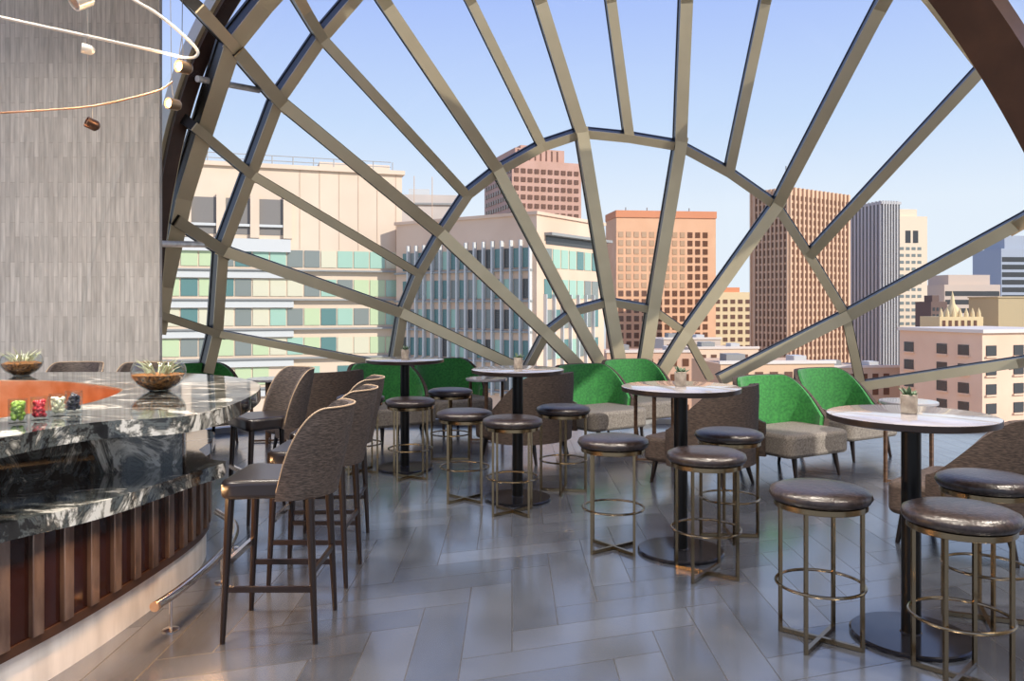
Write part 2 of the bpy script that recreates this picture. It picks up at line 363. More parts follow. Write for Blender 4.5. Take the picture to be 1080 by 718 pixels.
for i in range(len(P)-1):
    nn = (FOCUS-P[i]); m.bar(P[i], P[i+1]+(P[i+1]-P[i])*0.05, 0.22, 0.26, nn, sh=0.1)
    m.mi = 1; m.bar(P[i], P[i+1]+(P[i+1]-P[i])*0.05, 0.14, 0.1, nn, sh=0.27); m.mi = 0
m.build('main_arch', [M['rib'], M['arch']], win)
m = MB(); P = spline([at(*p, 5.4) for p in ((860,-200),(950,-90),(1021,0),(1085,100),(1140,210),(1180,330),(1195,450),(1198,565))], 8)
for i in range(len(P)-1): m.bar(P[i], P[i+1]+(P[i+1]-P[i])*0.05, 0.30, 0.26, FOCUS-P[i])
m.build('main_arch', [M['arch']], win)
for a, b in (((208,83),(273,95)), ((168,257),(228,258))):
    MB().tube([at(*a, 8.3), fan(*b, -0.12)], 0.035).build('strut', M['steel'], win)

# ------------------------------------------------------------------ city outside
GROUND = -95.0
o = MB().box(-900, 1200, 30, 1600, GROUND-1, GROUND).build('ground', mat('street_grey', lin(150,146,142), 0.9)); tag(o, kind='structure')
def bmat(name, rgb, rgb2=None, sc=0.15):
    m = mat(name, lin(*rgb), 0.8, 0, 0.3)
    if rgb2: noisy(m, lin(*rgb2), lin(*rgb), sc)
    return m
UNIT = None
def unit_box(m):
    return MB().box(-0.5, 0.5, -0.5, 0.5, -0.5, 0.5).build('window', m, smooth=False)
class Bld:
    """box building: nearest corner at picture column px and depth Z, front face turned by ang, spans to px_r (front) and px_l (left side)"""
    def __init__(s, name, label, px, Z, ang, px_r, px_l, py_top, wall, group='buildings of the skyline', depth=None, cat='building'):
        s.a = radians(ang); X = (px-CX)/F*Z; c, n = cos(s.a), sin(s.a)
        kr = (px_r-CX)/F; s.W = (kr*Z-X)/(c-kr*n)
        if px_l is not None: kl = (px_l-CX)/F; s.D = (X-kl*Z)/(n+kl*c)
        else: s.D = depth or s.W
        s.top = EYE+(HZ-py_top)/F*Z-GROUND; s.Z = Z
        s.r = thing(name, label, cat, (X, Z, GROUND), s.a, group)
        s.wall = wall; s.sets = []
        MB().box(0, s.W, 0, s.D, 0, s.top).build('wall', wall, s.r, smooth=False)
    def v(s, py): return EYE+(HZ-py)/F*s.Z-GROUND                 # height of a row at the near corner
    def box(s, name, m, u0, u1, y0, y1, z0, z1, label=None):
        o = MB().box(u0, u1, y0, y1, z0, z1).build(name, m, s.r, smooth=False)
        if label: o['label'] = label
        return o
    def items(s, kind, lst):
        """lst: (face, u, z, w, h, depth, material); at most 100 own objects, the rest one mesh"""
        cl = Vector((0, 0, EYE)); R = Matrix.Translation(s.r.location) @ Matrix.Rotation(s.a, 4, 'Z')
        def place(it):
            f, u, z, w_, h, d, m = it
            return (Vector((u, -d/2+0.02, z)), Vector((w_, d, h))) if f == 'F' else (Vector((-d/2+0.02, u, z)), Vector((d, w_, h)))
        lst = sorted(lst, key=lambda it: ((R @ place(it)[0])-cl).length/(it[3]*it[4])**0.5)
        src = {}
        for it in lst[:100]:
            p, sc = place(it)
            if it[6].name not in src:
                o = unit_box(it[6]); o.name = kind; src[it[6].name] = o
            else:
                o = src[it[6].name].copy(); C.objects.link(o)
            o.parent = s.r; o.location = p; o.scale = sc
        if len(lst) > 100:
            mats = list({it[6].name: it[6] for it in lst[100:]}.values()); nm = [m.name for m in mats]; b = MB()
            for it in lst[100:]:
                p, sc = place(it); b.mi = nm.index(it[6].name)
                b.box(p.x-sc.x/2, p.x+sc.x/2, p.y-sc.y/2, p.y+sc.y/2, p.z-sc.z/2, p.z+sc.z/2)
            o = b.build(kind, mats, s.r, smooth=False); o['kind'] = 'stuff'
    def grid(s, face, L, u0, pitch, w_, rows, h, m, d=0.1):
        out = []; k = 0; u = u0
        while u+w_/2 < L:
            for z in rows: out.append((face, u, z, w_, h, d, m(k, z) if callable(m) else m))
            u += pitch; k += 1
        return out
def bw(name, rgb, rough=0.15): return mat(name, lin(*rgb), rough, 0, 0.6)
G = {'teal': bw('teal_pane', (92,128,124)), 'lime': bw('pale_lime_pane', (186,200,158)), 'dk': bw('dark_pane', (66,66,66)), 'mint': bw('mint_pane', (158,190,170)),
     'grey': bw('grey_pane', (128,134,128)), 'brown': bw('dark_brown_pane', (112,78,60)), 'tan': bw('tan_pane', (196,160,126)), 'cream': bw('cream_blind', (206,200,172), 0.5)}
cream = bmat('cream_stone', (222,200,176), (212,190,166)); whiteb = bmat('white_band', (200,200,196)); pinkish = bmat('pink_beige_stone', (226,196,170), (214,182,156))

# cream office with green glass bands
b = Bld('office_building', 'cream office block with pale green window bands behind the left glass', 100, 88, 18.4, 424, None, 168, cream, depth=26)
rows = [b.v(272-3+33*k) for k in range(5)]; L = b.W; its = []; rnd = random.Random(3)
cols = []
u = 1.0
while u < L-1.5:
    cols.append(u); u += 1.95
for ri, z in enumerate(rows):
    for ci, u in enumerate(cols):
        g_ = rnd.choice(['lime', 'lime', 'mint', 'mint', 'teal', 'grey', 'cream', 'grey'])
        if ri == 4 and ci % 3 == 0: continue
        its.append(('F', u+0.9, z, 1.78, 2.0, 0.12, G[g_]))
b.items('window', its)
for k, z in enumerate(rows):
    b.box('spandrel', whiteb, -0.1, L*0.62, -0.45, 0.05, z-2.35, z-1.55)
    b.box('ledge', bmat('grey_ledge', (150,150,146)) if k == 0 else bpy.data.materials['grey_ledge'], 0, L*0.98, -0.7, 0.05, z-1.5, z-1.32)
zl = b.v(222)
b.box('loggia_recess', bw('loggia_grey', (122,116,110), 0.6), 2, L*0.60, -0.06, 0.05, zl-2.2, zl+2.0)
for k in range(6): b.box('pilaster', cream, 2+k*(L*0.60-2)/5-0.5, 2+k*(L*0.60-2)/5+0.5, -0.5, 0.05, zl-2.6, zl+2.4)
for k in range(5): b.box('loggia_rail', whiteb, 2.5+k*(L*.60-2)/5, 1.5+(k+1)*(L*.60-2)/5, -0.4, -0.2, zl-1.3, zl-1.0)
b.box('band', whiteb, 0, L*0.61, -0.5, 0.05, zl-4.2, zl-2.7)
b.box('coping', cream, -0.3, L+0.3, -0.4, 26.2, b.top, b.top+0.5)
for k in range(8): b.box('panel_joint', bmat('joint_tan', (196,170,146)) if k == 0 else bpy.data.materials['joint_tan'], L*0.64+k*2.3, L*0.64+k*2.3+0.08, -0.04, 0.05, b.v(258), b.top)
m = MB()
for k in range(14): m.tube([(2+k*2.4, 1.0, b.top+0.5), (2+k*2.4, 1.0, b.top+1.7)], 0.06, 6)
for h in (1.1, 1.7): m.tube([(2, 1.0, b.top+h), (33, 1.0, b.top+h)], 0.05, 6)
m.build('roof_railing', bmat('railing_grey', (170,166,160)), b.r)
b.box('roof_block', cream, L*0.72, L*0.98, 5, 16, b.top, b.top+2.0)

bb = Bld('office_building', 'plain grey rooftop block rising between the cream and the finned offices', 424, 126, 6, 482, None, 205, bmat('greyish_stone', (206,194,182), (196,184,172)), depth=14)
bb.box('roof_block', whiteb, 1, bb.W*0.5, 2, 8, bb.top, bb.top+1.2); bb.box('ledge', bpy.data.materials['grey_ledge'], -0.2, bb.W+0.2, -0.3, 0.05, bb.top-1.6, bb.top-1.3)
# finned office with near corner
b = Bld('office_building', 'pale office block with white upright fins behind the centre left glass', 566, 85, 55, 637, 418, 226, pinkish)
rows = [b.v(271+33*k) for k in range(5)]; its = []; rnd = random.Random(5)
for z in rows:
    u = 1.2
    while u < b.D-1.0:
        its.append(('L', u, z, 1.05, 2.1, 0.1, G[rnd.choice(['teal', 'grey', 'teal', 'mint', 'teal', 'dk'])])); u += 1.25
    u = 2.2
    while u < b.W-0.8:
        its.append(('F', u, z, 1.5, 2.1, 0.1, G[rnd.choice(['teal', 'mint', 'grey', 'mint'])])); u += 1.75
b.items('window', its)
fins = [('L', 0.65+1.25*k, (b.v(252)+b.v(420))/2, 0.16, b.v(252)-b.v(420), 0.55, whiteb) for k in range(int((b.D-0.4)/1.25))]
fins += [('F', 1.4+1.75*k, (b.v(310)+b.v(420))/2, 0.14, b.v(310)-b.v(420), 0.45, whiteb) for k in range(int((b.W-1)/1.75))]
b.items('fin', fins)
for k, z in enumerate(rows): b.box('ledge', bpy.data.materials['grey_ledge'], -0.4, 0.05, 0.5, b.D, z-1.45, z-1.25)
b.box('roof_recess', G['dk'], 1.8, b.W-0.3, -0.08, 0.05, b.v(256), b.v(247)); b.box('canopy', bpy.data.materials['grey_ledge'], 1.5, b.W+0.4, -1.0, 0.05, b.v(247), b.v(244))
b.box('roof_coping', pinkish, -0.2, b.W+0.2, -0.2, b.D+0.2, b.top, b.top+0.35)

# brown tower
br = bmat('brown_stone', (200,160,142), (190,150,130)); 
b = Bld('tower_building', 'brown grid fronted tower rising behind the pale finned office', 540, 300, 20, 613, 511, 168, br)
its = b.grid('F', b.W-1, 1.8, 2.75, 1.75, [b.top-4-3.3*k for k in range(20)], 1.7, G['brown'], 0.3)+b.grid('L', b.D-1, 1.8, 2.9, 1.8, [b.top-4-3.3*k for k in range(20)], 1.7, G['brown'], 0.3)
b.items('window', its); b.box('crown', br, 2, b.W*0.78, 2, b.D-2, b.top, b.top+5); b.box('crown', br, 5, b.W*0.55, 4, b.D-4, b.top+5, b.top+6.5)
for k in range(8): b.box('crown_groove', G['brown'], 3+k*2.3, 3.6+k*2.3, 1.9, 2.1, b.top+0.5, b.top+4.5)
# orange tower
orr = bmat('orange_stone', (236,186,146), (228,176,136)); og = bmat('orange_cornice', (220,146,106))
b = Bld('tower_building', 'orange square windowed tower between the two centre right glazing ribs', 650, 250, 7, 755, 639, 222, orr)
rws = [b.v(247+8.9*k) for k in range(18)]
its = b.grid('F', b.W-0.6, 1.5, 2.5, 1.55, rws, 1.75, lambda k, z: G['brown'] if (k > 8 or z < b.v(305)) else G['tan'], 0.15)
b.items('window', its); b.box('cornice', og, -0.2, b.W+0.2, -0.3, b.D, b.v(229), b.top+0.1)
for k in range(4): b.box('roof_mast', bpy.data.materials['grey_ledge'], 4+k*7, 4.3+k*7, 4, 4.3, b.top, b.top+1.6)
# small cream building
b = Bld('apartment_building', 'small cream building with rows of windows beside the orange tower', 752, 330, 4, 796, None, 308, bmat('yellow_stone', (232,206,160)), depth=15)
b.items('window', b.grid('F', b.W-1, 2, 3.2, 1.9, [b.v(318+8*k) for k in range(7)], 1.7, G['brown'], 0.15)); b.box('roof_block', og, 5, 12, 2, 8, b.top, b.top+2)
# brown ribbed tower
rb = bmat('tan_rib_stone', (220,184,152), (210,174,142))
b = Bld('tower_building', 'tall brown ribbed tower, the tallest on the right side', 832, 200, 35, 897, 792, 197, rb)
rws = [b.v(208+8.2*k) for k in range(26)]
b.items('window', b.grid('F', b.W-0.6, 1.2, 1.8, 1.0, rws, 1.25, G['brown'], 0.08)+b.grid('L', b.D-0.4, 0.9, 1.25, 0.8, rws, 1.4, G['brown'], 0.08))
b.items('fin', [('F', 0.3+1.8*k, b.top/2+30, 0.5, b.top-60, 0.5, rb) for k in range(int(b.W/1.8)+1)]+[('L', 0.25+1.25*k, b.top/2+30, 0.35, b.top-60, 0.5, rb) for k in range(int(b.D/1.25)+1)])
b.box('roof_mast', bpy.data.materials['grey_ledge'], 3, 3.2, 3, 3.2, b.top, b.top+6)
# grey striped tower
gs = bmat('grey_white_stone', (190,186,182)); 
b = Bld('tower_building', 'dark tower with thin white upright stripes right of the brown tower', 930, 235, 14, 949, 892, 215, bw('dark_stripe_glass', (88,84,84), 0.4))
b.items('fin', [('F', 0.4+0.95*k, b.top/2+30, 0.4, b.top-58, 0.4, gs) for k in range(int(b.W/0.95))]+[('L', 0.5+1.6*k, b.top/2+30, 0.8, b.top-58, 0.4, gs) for k in range(int(b.D/1.6))])
b.box('roof_slab', gs, -0.3, b.W+0.3, -0.3, b.D, b.top, b.top+0.8)
# cream tower
b = Bld('tower_building', 'slim cream tower with two dark openings near its top', 947, 300, 5, 978, None, 228, bmat('light_cream_stone', (236,214,184)), depth=12)
b.items('window', b.grid('F', b.W-0.8, 1.6, 2.3, 1.5, [b.v(262+7.2*k) for k in range(14)], 1.1, G['grey'], 0.1))
b.box('opening', G['dk'], 3, 5, -0.1, 0.05, b.v(256), b.v(243)); b.box('opening', G['dk'], 6, 8, -0.1, 0.05, b.v(256), b.v(243)); b.box('crown', bpy.data.materials['light_cream_stone'], 0.5, b.W*0.7, 1, 10, b.top, b.top+2.8)
# banded building
b = Bld('office_building', 'beige building with dark horizontal window bands on the right skyline', 996, 320, 4, 1055, None, 300, bmat('beige_stone', (206,186,168)), depth=20)
for k in range(6): b.box('window_band', G['dk'], 0.4, b.W-0.4, -0.1, 0.05, b.v(312+9*k), b.v(307+9*k))
b.box('roof_block', bpy.data.materials['beige_stone'], 3, b.W-3, 2, 16, b.top, b.top+4)
b = Bld('office_building', 'grey banded tower at the right edge behind the ribs', 1056, 360, 4, 1110, None, 262, bmat('blue_grey_stone', (172,178,186)), depth=20)
for k in range(9): b.box('window_band', G['dk'], 0.4, b.W-0.4, -0.1, 0.05, b.v(276+8*k), b.v(271+8*k))
b.box('roof_block', bpy.data.materials['blue_grey_stone'], 3, 16, 2, 16, b.top, b.top+6)
b = Bld('office_building', 'small dark brown building left of the beige banded building', 982, 280, 3, 999, None, 318, bmat('dark_brown_stone', (120,98,88)), depth=10)
b.box('roof_block', bpy.data.materials['dark_brown_stone'], 1, 3.5, 1, 6, b.top, b.top+2.2); b.items('window', b.grid('F', b.W-0.5, 1, 1.4, 0.8, [b.v(326+7*k) for k in range(4)], 1.2, G['dk']))
# beige box and crown
b = Bld('building_block', 'plain olive beige block at the right edge above the pink hotel', 1053, 168, 3, 1120, None, 314, bmat('olive_stone', (190,170,132)), depth=10)
b.box('coping', bpy.data.materials['olive_stone'], -0.2, b.W+0.2, -0.2, 10.2, b.top, b.top+0.3)
yc = bmat('yellow_crown_stone', (224,200,152))
b = Bld('ornate_building', 'small yellow stone building with spired crown above the pink hotel', 991, 160, 3, 1037, None, 334, yc, depth=7)
m = MB()
for k in range(7): m.lathe([(0.4,0),(0.35,0.8),(0,1.9)], 8, (0.6+k*(b.W-1.2)/6, 0.5, b.top))
m.build('pinnacle', yc, b.r); MB().lathe([(1.8,0),(1.5,1.2),(0.5,2.6),(0.25,4.2),(0,5.4)], 12, (b.W*.5, 3, b.top)).build('spire', yc, b.r)
b.items('window', b.grid('F', b.W-0.5, 0.9, 1.3, 0.6, [b.v(341)], 1.2, G['brown']))
# pink hotel
ph = bmat('pink_stone', (238,202,172), (230,192,162))
b = Bld('hotel_building', 'pink stone building with rows of square windows at the lower right', 1036, 134, 20, 1130, 949, 350, ph)
WR = [b.v(370+20.5*k) for k in range(5)]
b.items('window', [('F', u, z, 2.3, 1.75, 0.15, G['dk']) for z in WR for u in (2.0, 8.4, 14.8)]+[('L', u, z, 2.1, 1.75, 0.15, G['dk']) for z in WR for u in (3.6, 8.0, 15.2)])
b.items('window_sill', [('F', u, z-1.05, 2.7, 0.25, 0.35, ph) for z in WR for u in (2.0, 8.4, 14.8)]+[('L', u, z-1.05, 2.5, 0.25, 0.35, ph) for z in WR for u in (3.6, 8.0, 15.2)])
b.box('cornice', bmat('pale_coping', (226,214,200)), -0.4, b.W+0.3, -0.5, b.D+0.3, b.top-0.2, b.top+0.4)
# low roofs in the middle
for i, (px, Z, pr, top, rgb, lb) in enumerate([(640, 150, 735, 372, (216,176,146), 'low pink building below the orange tower'),
        (700, 190, 760, 358, (214,196,178), 'low grey roofed building below the small cream building'), (735, 170, 800, 368, (232,206,176), 'low cream building in front of the brown ribbed tower'),
        (760, 120, 880, 384, (224,186,150), 'low terracotta building behind the lowest right ribs'), (870, 160, 950, 388, (206,180,154), 'low tan building below the dark striped tower')]):
    b = Bld('low_building', lb, px, Z, 5, pr, None, top, bmat('low_stone', rgb), depth=14)
    b.items('window', b.grid('F', b.W-0.8, 1.4, 2.3, 1.2, [b.top-1.9-2.9*k for k in range(4)], 1.4, G['brown'], 0.12))
    b.box('parapet', bpy.data.materials['pale_coping'], -0.2, b.W+0.2, -0.2, 0.4, b.top, b.top+0.5)
    b.box('roof_plant', bpy.data.materials['grey_ledge'], 2, 5, 3, 6, b.top, b.top+1.3); b.box('roof_plant', whiteb, b.W-5, b.W-3, 3, 6, b.top, b.top+1.0)

# ------------------------------------------------------------------ bar
def smooth2(pts, n=6, closed=False): return [(p.x, p.y) for p in spline([Vector((x, y, 0)) for x, y in pts], n, closed)]
TOP_Z = 1.07
outer = smooth2([(-2.0,2.3),(-1.93,2.8),(-1.86,3.2),(-1.72,3.42),(-1.50,3.52),(-1.405,3.75),(-1.42,4.3),(-1.53,4.85),(-1.72,5.25),(-2.0,5.58),(-2.45,5.85),(-3.2,5.93),(-4.1,5.8)])+[(-4.6,5.2),(-4.6,1.2),(-2.35,1.2)]
hole = smooth2([(-2.56,2.2),(-2.44,2.9),(-2.33,3.3),(-2.2,3.68),(-2.15,4.05),(-2.24,4.55),(-2.40,4.82),(-2.95,5.22),(-3.4,5.28),(-4.0,5.15)])+[(-4.25,4.6),(-4.25,1.6),(-2.6,1.6)]
def ring_prism(outer, hole, z0, z1, name, m, parent, bevel=0.0):
    bm = bmesh.new(); es = []
    for loop in (outer, hole):
        vs = [bm.verts.new((x, y, z0)) for x, y in loop]; es += [bm.edges.new((vs[i], vs[(i+1) % len(vs)])) for i in range(len(vs))]
    bmesh.ops.triangle_fill(bm, use_beauty=True, edges=es)
    r = bmesh.ops.extrude_face_region(bm, geom=list(bm.faces)); bmesh.ops.translate(bm, verts=[v for v in r['geom'] if isinstance(v, bmesh.types.BMVert)], vec=(0, 0, z1-z0))
    bmesh.ops.recalc_face_normals(bm, faces=bm.faces)
    me = bpy.data.meshes.new(name); bm.to_mesh(me); bm.free(); me.materials.append(m)
    me.polygons.foreach_set('use_smooth', [True]*len(me.polygons)); me.set_sharp_from_angle(angle=radians(35))
    o = bpy.data.objects.new(name, me); C.objects.link(o); o.parent = parent; return o
bar = thing('bar_counter', 'curved bar with black and white marble top and bronze finned front', 'bar counter')
ring_prism(outer, hole, TOP_Z-0.075, TOP_Z, 'countertop', M['marble'], bar)
# copper-lined working well
m = MB(); n = len(hole); gro = []
cxh, cyh = sum(x for x, y in hole)/n, sum(y for x, y in hole)/n
ins = [(cxh+(x-cxh)*0.985, cyh+(y-cyh)*0.985) for x, y in hole]
vs = [(x, y, TOP_Z-0.004) for x, y in ins]+[(x, y, 0.62) for x, y in ins]
m.add(vs, [(i, (i+1) % n, n+(i+1) % n, n+i) for i in range(n)]+[list(range(n, 2*n))])
m.build('copper_lining', M['copper'], bar)
MB().tube([(x, y, TOP_Z-0.0125) for x, y in hole], 0.012, 8, closed=True).build('well_rim', M['copper'], bar)
# marble upstand between shelf and top
wall_line = smooth2([(-2.32,2.2),(-2.23,3.1),(-2.17,3.45),(-2.04,3.78),(-1.88,3.95),(-1.68,4.06)], 6)
MB().strip(wall_line, 0.75, TOP_Z-0.075, 0.04).build('marble_upstand', M['marble'], bar)
# lower marble shelf
shelf = smooth2([(-2.15,2.3),(-2.0,2.75),(-1.89,3.0),(-1.76,3.2),(-1.66,3.45),(-1.56,3.87),(-1.49,4.10)], 6)+[(-1.50,4.17),(-1.60,4.22),(-1.77,4.5),(-1.81,4.8),(-1.9,5.1),(-2.15,5.4),(-2.7,5.4),(-2.7,2.3)]
MB().prism(shelf, 0.68, 0.75).build('lower_shelf', M['marble'], bar)
front = smooth2([(-2.3,2.0),(-2.06,2.75),(-1.95,3.2),(-1.885,3.6),(-1.845,4.1),(-1.835,4.5),(-1.87,4.85),(-1.98,5.15),(-2.2,5.35)], 8)
MB().strip(front, 0.19, 0.68, 0.06).build('front_panel', M['red_panel'], bar)
MB().strip([(x+0.012, y) for x, y in front], 0.185, 0.225, 0.07).build('trim_strip', M['bronze_trim'], bar)
MB().strip([(x-0.01, y) for x, y in front], 0.0, 0.185, 0.05).build('kick_plate', M['steel'], bar)
P = [Vector(p) for p in front]; acc = 0; nxt = 0.1
for i in range(len(P)-1):
    seg = (P[i+1]-P[i]).length
    while acc+seg > nxt:
        q = P[i]+(P[i+1]-P[i])*((nxt-acc)/seg); t = (P[i+1]-P[i]).normalized(); nr = Vector((t.y, -t.x))
        if q.y > 2.7: MB().bar((q.x+nr.x*0.008, q.y+nr.y*0.008, 0.225), (q.x+nr.x*0.008, q.y+nr.y*0.008, 0.68), 0.058, 0.03, (nr.x, nr.y, 0)).build('fin', M['fin'], bar, bevel=0.004)
        nxt += 0.17 if q.y < 4.3 else 0.13
    acc += seg
# the counter body that carries the round end
body = smooth2([(-2.30,4.3),(-2.15,4.6),(-2.05,4.9),(-2.2,5.3),(-2.7,5.55),(-3.3,5.6),(-4.1,5.45)], 5)
MB().strip(body, 0.0, TOP_Z-0.075, 0.06).build('back_panel', M['red_panel'], bar)
fr = thing('foot_rail', 'polished metal foot rail curving along the foot of the bar', 'foot rail')
rp_ = spline([(-1.66,3.70,.165),(-1.635,3.95,.165),(-1.63,4.3,.165),(-1.66,4.7,.165),(-1.77,5.08,.165),(-2.0,5.4,.165)], 8)
MB().tube(rp_, 0.022, 14).build('rail', M['rail'], fr)
for k in (5, 20, 33):
    p = rp_[k]; MB().tube([(p.x, p.y, 0.005), (p.x, p.y, 0.16)], 0.008).lathe([(0.04,0),(0.04,0.006),(0.01,0.012)], 20, (p.x, p.y, 0)).build('bracket', M['rail'], fr)
MB().lathe([(0.0235,-0.004),(0.0235,0.012)], 16, M=Matrix.Translation(rp_[0]) @ (rp_[1]-rp_[0]).to_track_quat('Z', 'Y').to_matrix().to_4x4()).build('end_cap', M['copper'], fr)['label'] = 'copper end cap'

# garnish glasses on the bar
rnd = random.Random(11)
for i, (x, y, nm, lb, rgb, sz, glab) in enumerate([(-2.085,3.36,'lime_wedges','green lime wedges filling a small clear glass on the bar',(120,150,40),0.017,'small clear glass holding green lime wedges, leftmost on the bar'),
        (-2.04,3.44,'red_cherries','red cherries filling a small clear glass on the bar',(196,30,48),0.013,'small clear glass holding red cherries on the bar'),
        (-2.03,3.56,'white_onions','creamy white cocktail onions filling a small clear glass',(226,214,186),0.014,'small clear glass holding creamy white onions on the bar'),
        (-2.025,3.68,'dark_olives','dark purple olives filling a small clear glass',(46,40,58),0.014,'small clear glass holding dark olives, nearest the planted bowl')]):
    gl = MB().lathe([(0.034,0),(0.036,0.004),(0.036,0.10),(0.0335,0.10),(0.033,0.008),(0,0.008)], 24).build('garnish_glass', M['clear']); gl.location = (x, y, TOP_Z)
    tag(gl, glab, 'glass', 'garnish glasses on the bar')
    mb = MB(); mm = noisy(mat(nm, lin(*rgb), 0.35), lin(*[int(c*0.75) for c in rgb]), lin(*[min(255, int(c*1.2)) for c in rgb]), 60)
    sz *= 0.72
    for k in range(70):
        a = rnd.random()*6.28; r = (0.031-sz)*sqrt(rnd.random()); zz = 0.009+sz+0.062*rnd.random()
        pr = [(sz*sin(pi*q/6), -sz*cos(pi*q/6)) for q in range(7)]; pr[0] = (0, -sz); pr[-1] = (0, sz)
        mb.lathe(pr, 8, (r*cos(a), r*sin(a), zz))
    oo = mb.build(nm, mm); oo.location = (x, y, TOP_Z); tag(oo, lb, 'garnish', kind='stuff')

# planted glass bowls
def terrarium(x, y, lb, r=0.145, seed=1):
    t = thing('planted_bowl', lb, 'planter', (x, y, TOP_Z), 0, 'planted glass bowls on the bar'); rnd = random.Random(seed)
    pr = [(0.0,0.0),(0.05,0.0)]+[(r*sin(radians(a)), r*0.74*(1-cos(radians(a)))+0.0) for a in range(30, 121, 10)]
    inn = [(max(q[0]-0.004, 0), q[1]+0.003) for q in pr[::-1]]; inn[-1] = (0, 0.004)
    MB().lathe(pr+inn, 32).build('bowl', M['clear'], t)
    MB().lathe([(0.0,0.006),(0.05,0.008)]+[(r*sin(radians(a))-0.007, r*0.74*(1-cos(radians(a)))+0.004) for a in range(32, 81, 8)]+[(0.09,0.10),(0,0.108)], 28).build('soil', M['soil'], t)
    mb = MB()
    for k in range(34):
        a = rnd.random()*6.28; rr = 0.07*sqrt(rnd.random()); L_ = 0.06+0.06*rnd.random(); lean = 0.3+0.8*rnd.random()
        p0 = Vector((rr*cos(a), rr*sin(a), 0.10)); dr = Vector((cos(a)*lean, sin(a)*lean, 1)).normalized()
        mb.tube([p0, p0+dr*L_*0.5, p0+dr*L_+Vector((cos(a), sin(a), -0.3))*0.02], 0.006, 5, r1=0.0008)
    mb.build('leaves', M['pale_leaf'], t); return t
terrarium(-2.05, 4.62, 'glass bowl of spiky pale plants on the marble beside the copper well', 0.15, 2)
terrarium(-3.46, 5.62, 'glass bowl of plants at the far side of the bar near the grey wall', 0.135, 5)

# ------------------------------------------------------------------ bar stools with backs
def shell(a, b, z0, top, th0, th1, thick, flare=0.0, n=36, nz=6, yo=0.0, lean=0.0):
    """curved upholstered back: plan ellipse a x b about (0,yo), angle 0 at the rear, top edge given by top(theta)"""
    m = MB(); vs = []; fs = []
    for i in range(n+1):
        th = th0+(th1-th0)*i/n; zt = top(th)
        for side in (0, 1):
            for k in range(nz+1):
                z = z0+(zt-z0)*k/nz; f = 1+flare*(z-z0); off = -thick*side
                if k == nz: off = -thick*(0.15 if side == 0 else 0.85)
                vs.append(((a*f+off)*sin(th), yo+(b*f+off)*cos(th)+lean*(z-z0), z-(0.0 if k < nz else 0.0)))
    q = 2*(nz+1)
    for i in range(n):
        for k in range(nz):
            fs.append((i*q+k, (i+1)*q+k, (i+1)*q+k+1, i*q+k+1)); fs.append(((i+1)*q+nz+1+k, i*q+nz+1+k, i*q+nz+2+k, (i+1)*q+nz+2+k))
        fs.append((i*q+nz, (i+1)*q+nz, (i+1)*q+2*nz+1, i*q+2*nz+1)); fs.append(((i+1)*q, i*q, i*q+nz+1, (i+1)*q+nz+1))
    for i in (0, n):
        ring = [i*q+k for k in range(nz+1)]+[i*q+nz+1+k for k in range(nz, -1, -1)]; fs.append(ring if i == 0 else ring[::-1])
    m.add(vs, fs); return m
def rrect(w_, d, r, y0=0, n=5):
    o = []
    for cx_, cy_, a0 in ((w_/2-r, d/2-r, 0), (-w_/2+r, d/2-r, 90), (-w_/2+r, -d/2+r, 180), (w_/2-r, -d/2+r, 270)):
        for k in range(n+1):
            a = radians(a0+90*k/n); o.append((cx_+r*cos(a), y0+cy_+r*sin(a)))
    return o
def sm(x): x = max(0, min(1, x)); return x*x*(3-2*x)
def make_bar_chair():
    t = thing('bar_chair', '', 'bar chair', group='bar chairs along the bar')
    MB().prism([(0.197*cos(radians(a)), 0.03+0.185*sin(radians(a))) for a in range(0, 181, 12)]+[(-0.205,-0.08),(-0.225,-0.16),(-0.218,-0.205),(-0.185,-0.228),(0.185,-0.228),(0.218,-0.205),(0.225,-0.16),(0.205,-0.08)], 0.665, 0.755).build('seat', M['seat_leather'], t, bevel=0.022, bseg=3)
    topf = lambda th: 1.085-0.375*(1-sqrt(max(0, 1-max(0, 1-0.236*cos(th)/0.15)**2)))
    MB.build(shell(0.238, 0.236, 0.665, topf, radians(-90), radians(90), 0.045, 0.10, n=90, yo=0.035, lean=0.19), 'backrest', M['weave'], t)
    pth = []
    for i in range(91):
        th = radians(-90)+radians(180)*i/90; z = topf(th); f = 1+0.10*(z-0.665); pth.append(((0.238*f-0.007)*sin(th), 0.035+(0.236*f-0.007)*cos(th)+0.19*(z-0.665), z+0.002))
    pth = [(pth[0][0], pth[0][1], 0.68)]+pth+[(pth[-1][0], pth[-1][1], 0.68)]
    MB().tube(pth, 0.0042, 8).build('piping', M['piping'], t)
    for sx in (-1, 1):
        for sy in (-1, 1):
            MB().tube([(sx*0.19, sy*0.185, 0.67), (sx*0.205, sy*0.215, 0.0)], 0.021, 10, r1=0.012).build('leg', M['dark_wood'], t)
        MB().bar((sx*0.20, -0.205, 0.25), (sx*0.20, 0.205, 0.25), 0.016, 0.026, (0, 0, 1)).build('stretcher', M['dark_wood'], t)
    MB().bar((-0.19, 0.203, 0.33), (0.19, 0.203, 0.33), 0.016, 0.026, (0, 0, 1)).build('stretcher', M['dark_wood'], t)
    MB().bar((-0.192, -0.207, 0.36), (0.192, -0.207, 0.36), 0.02, 0.03, (0, 0, 1)).build('foot_bar', M['rail'], t)['label'] = 'bright metal foot bar'
    return t
bc = make_bar_chair()
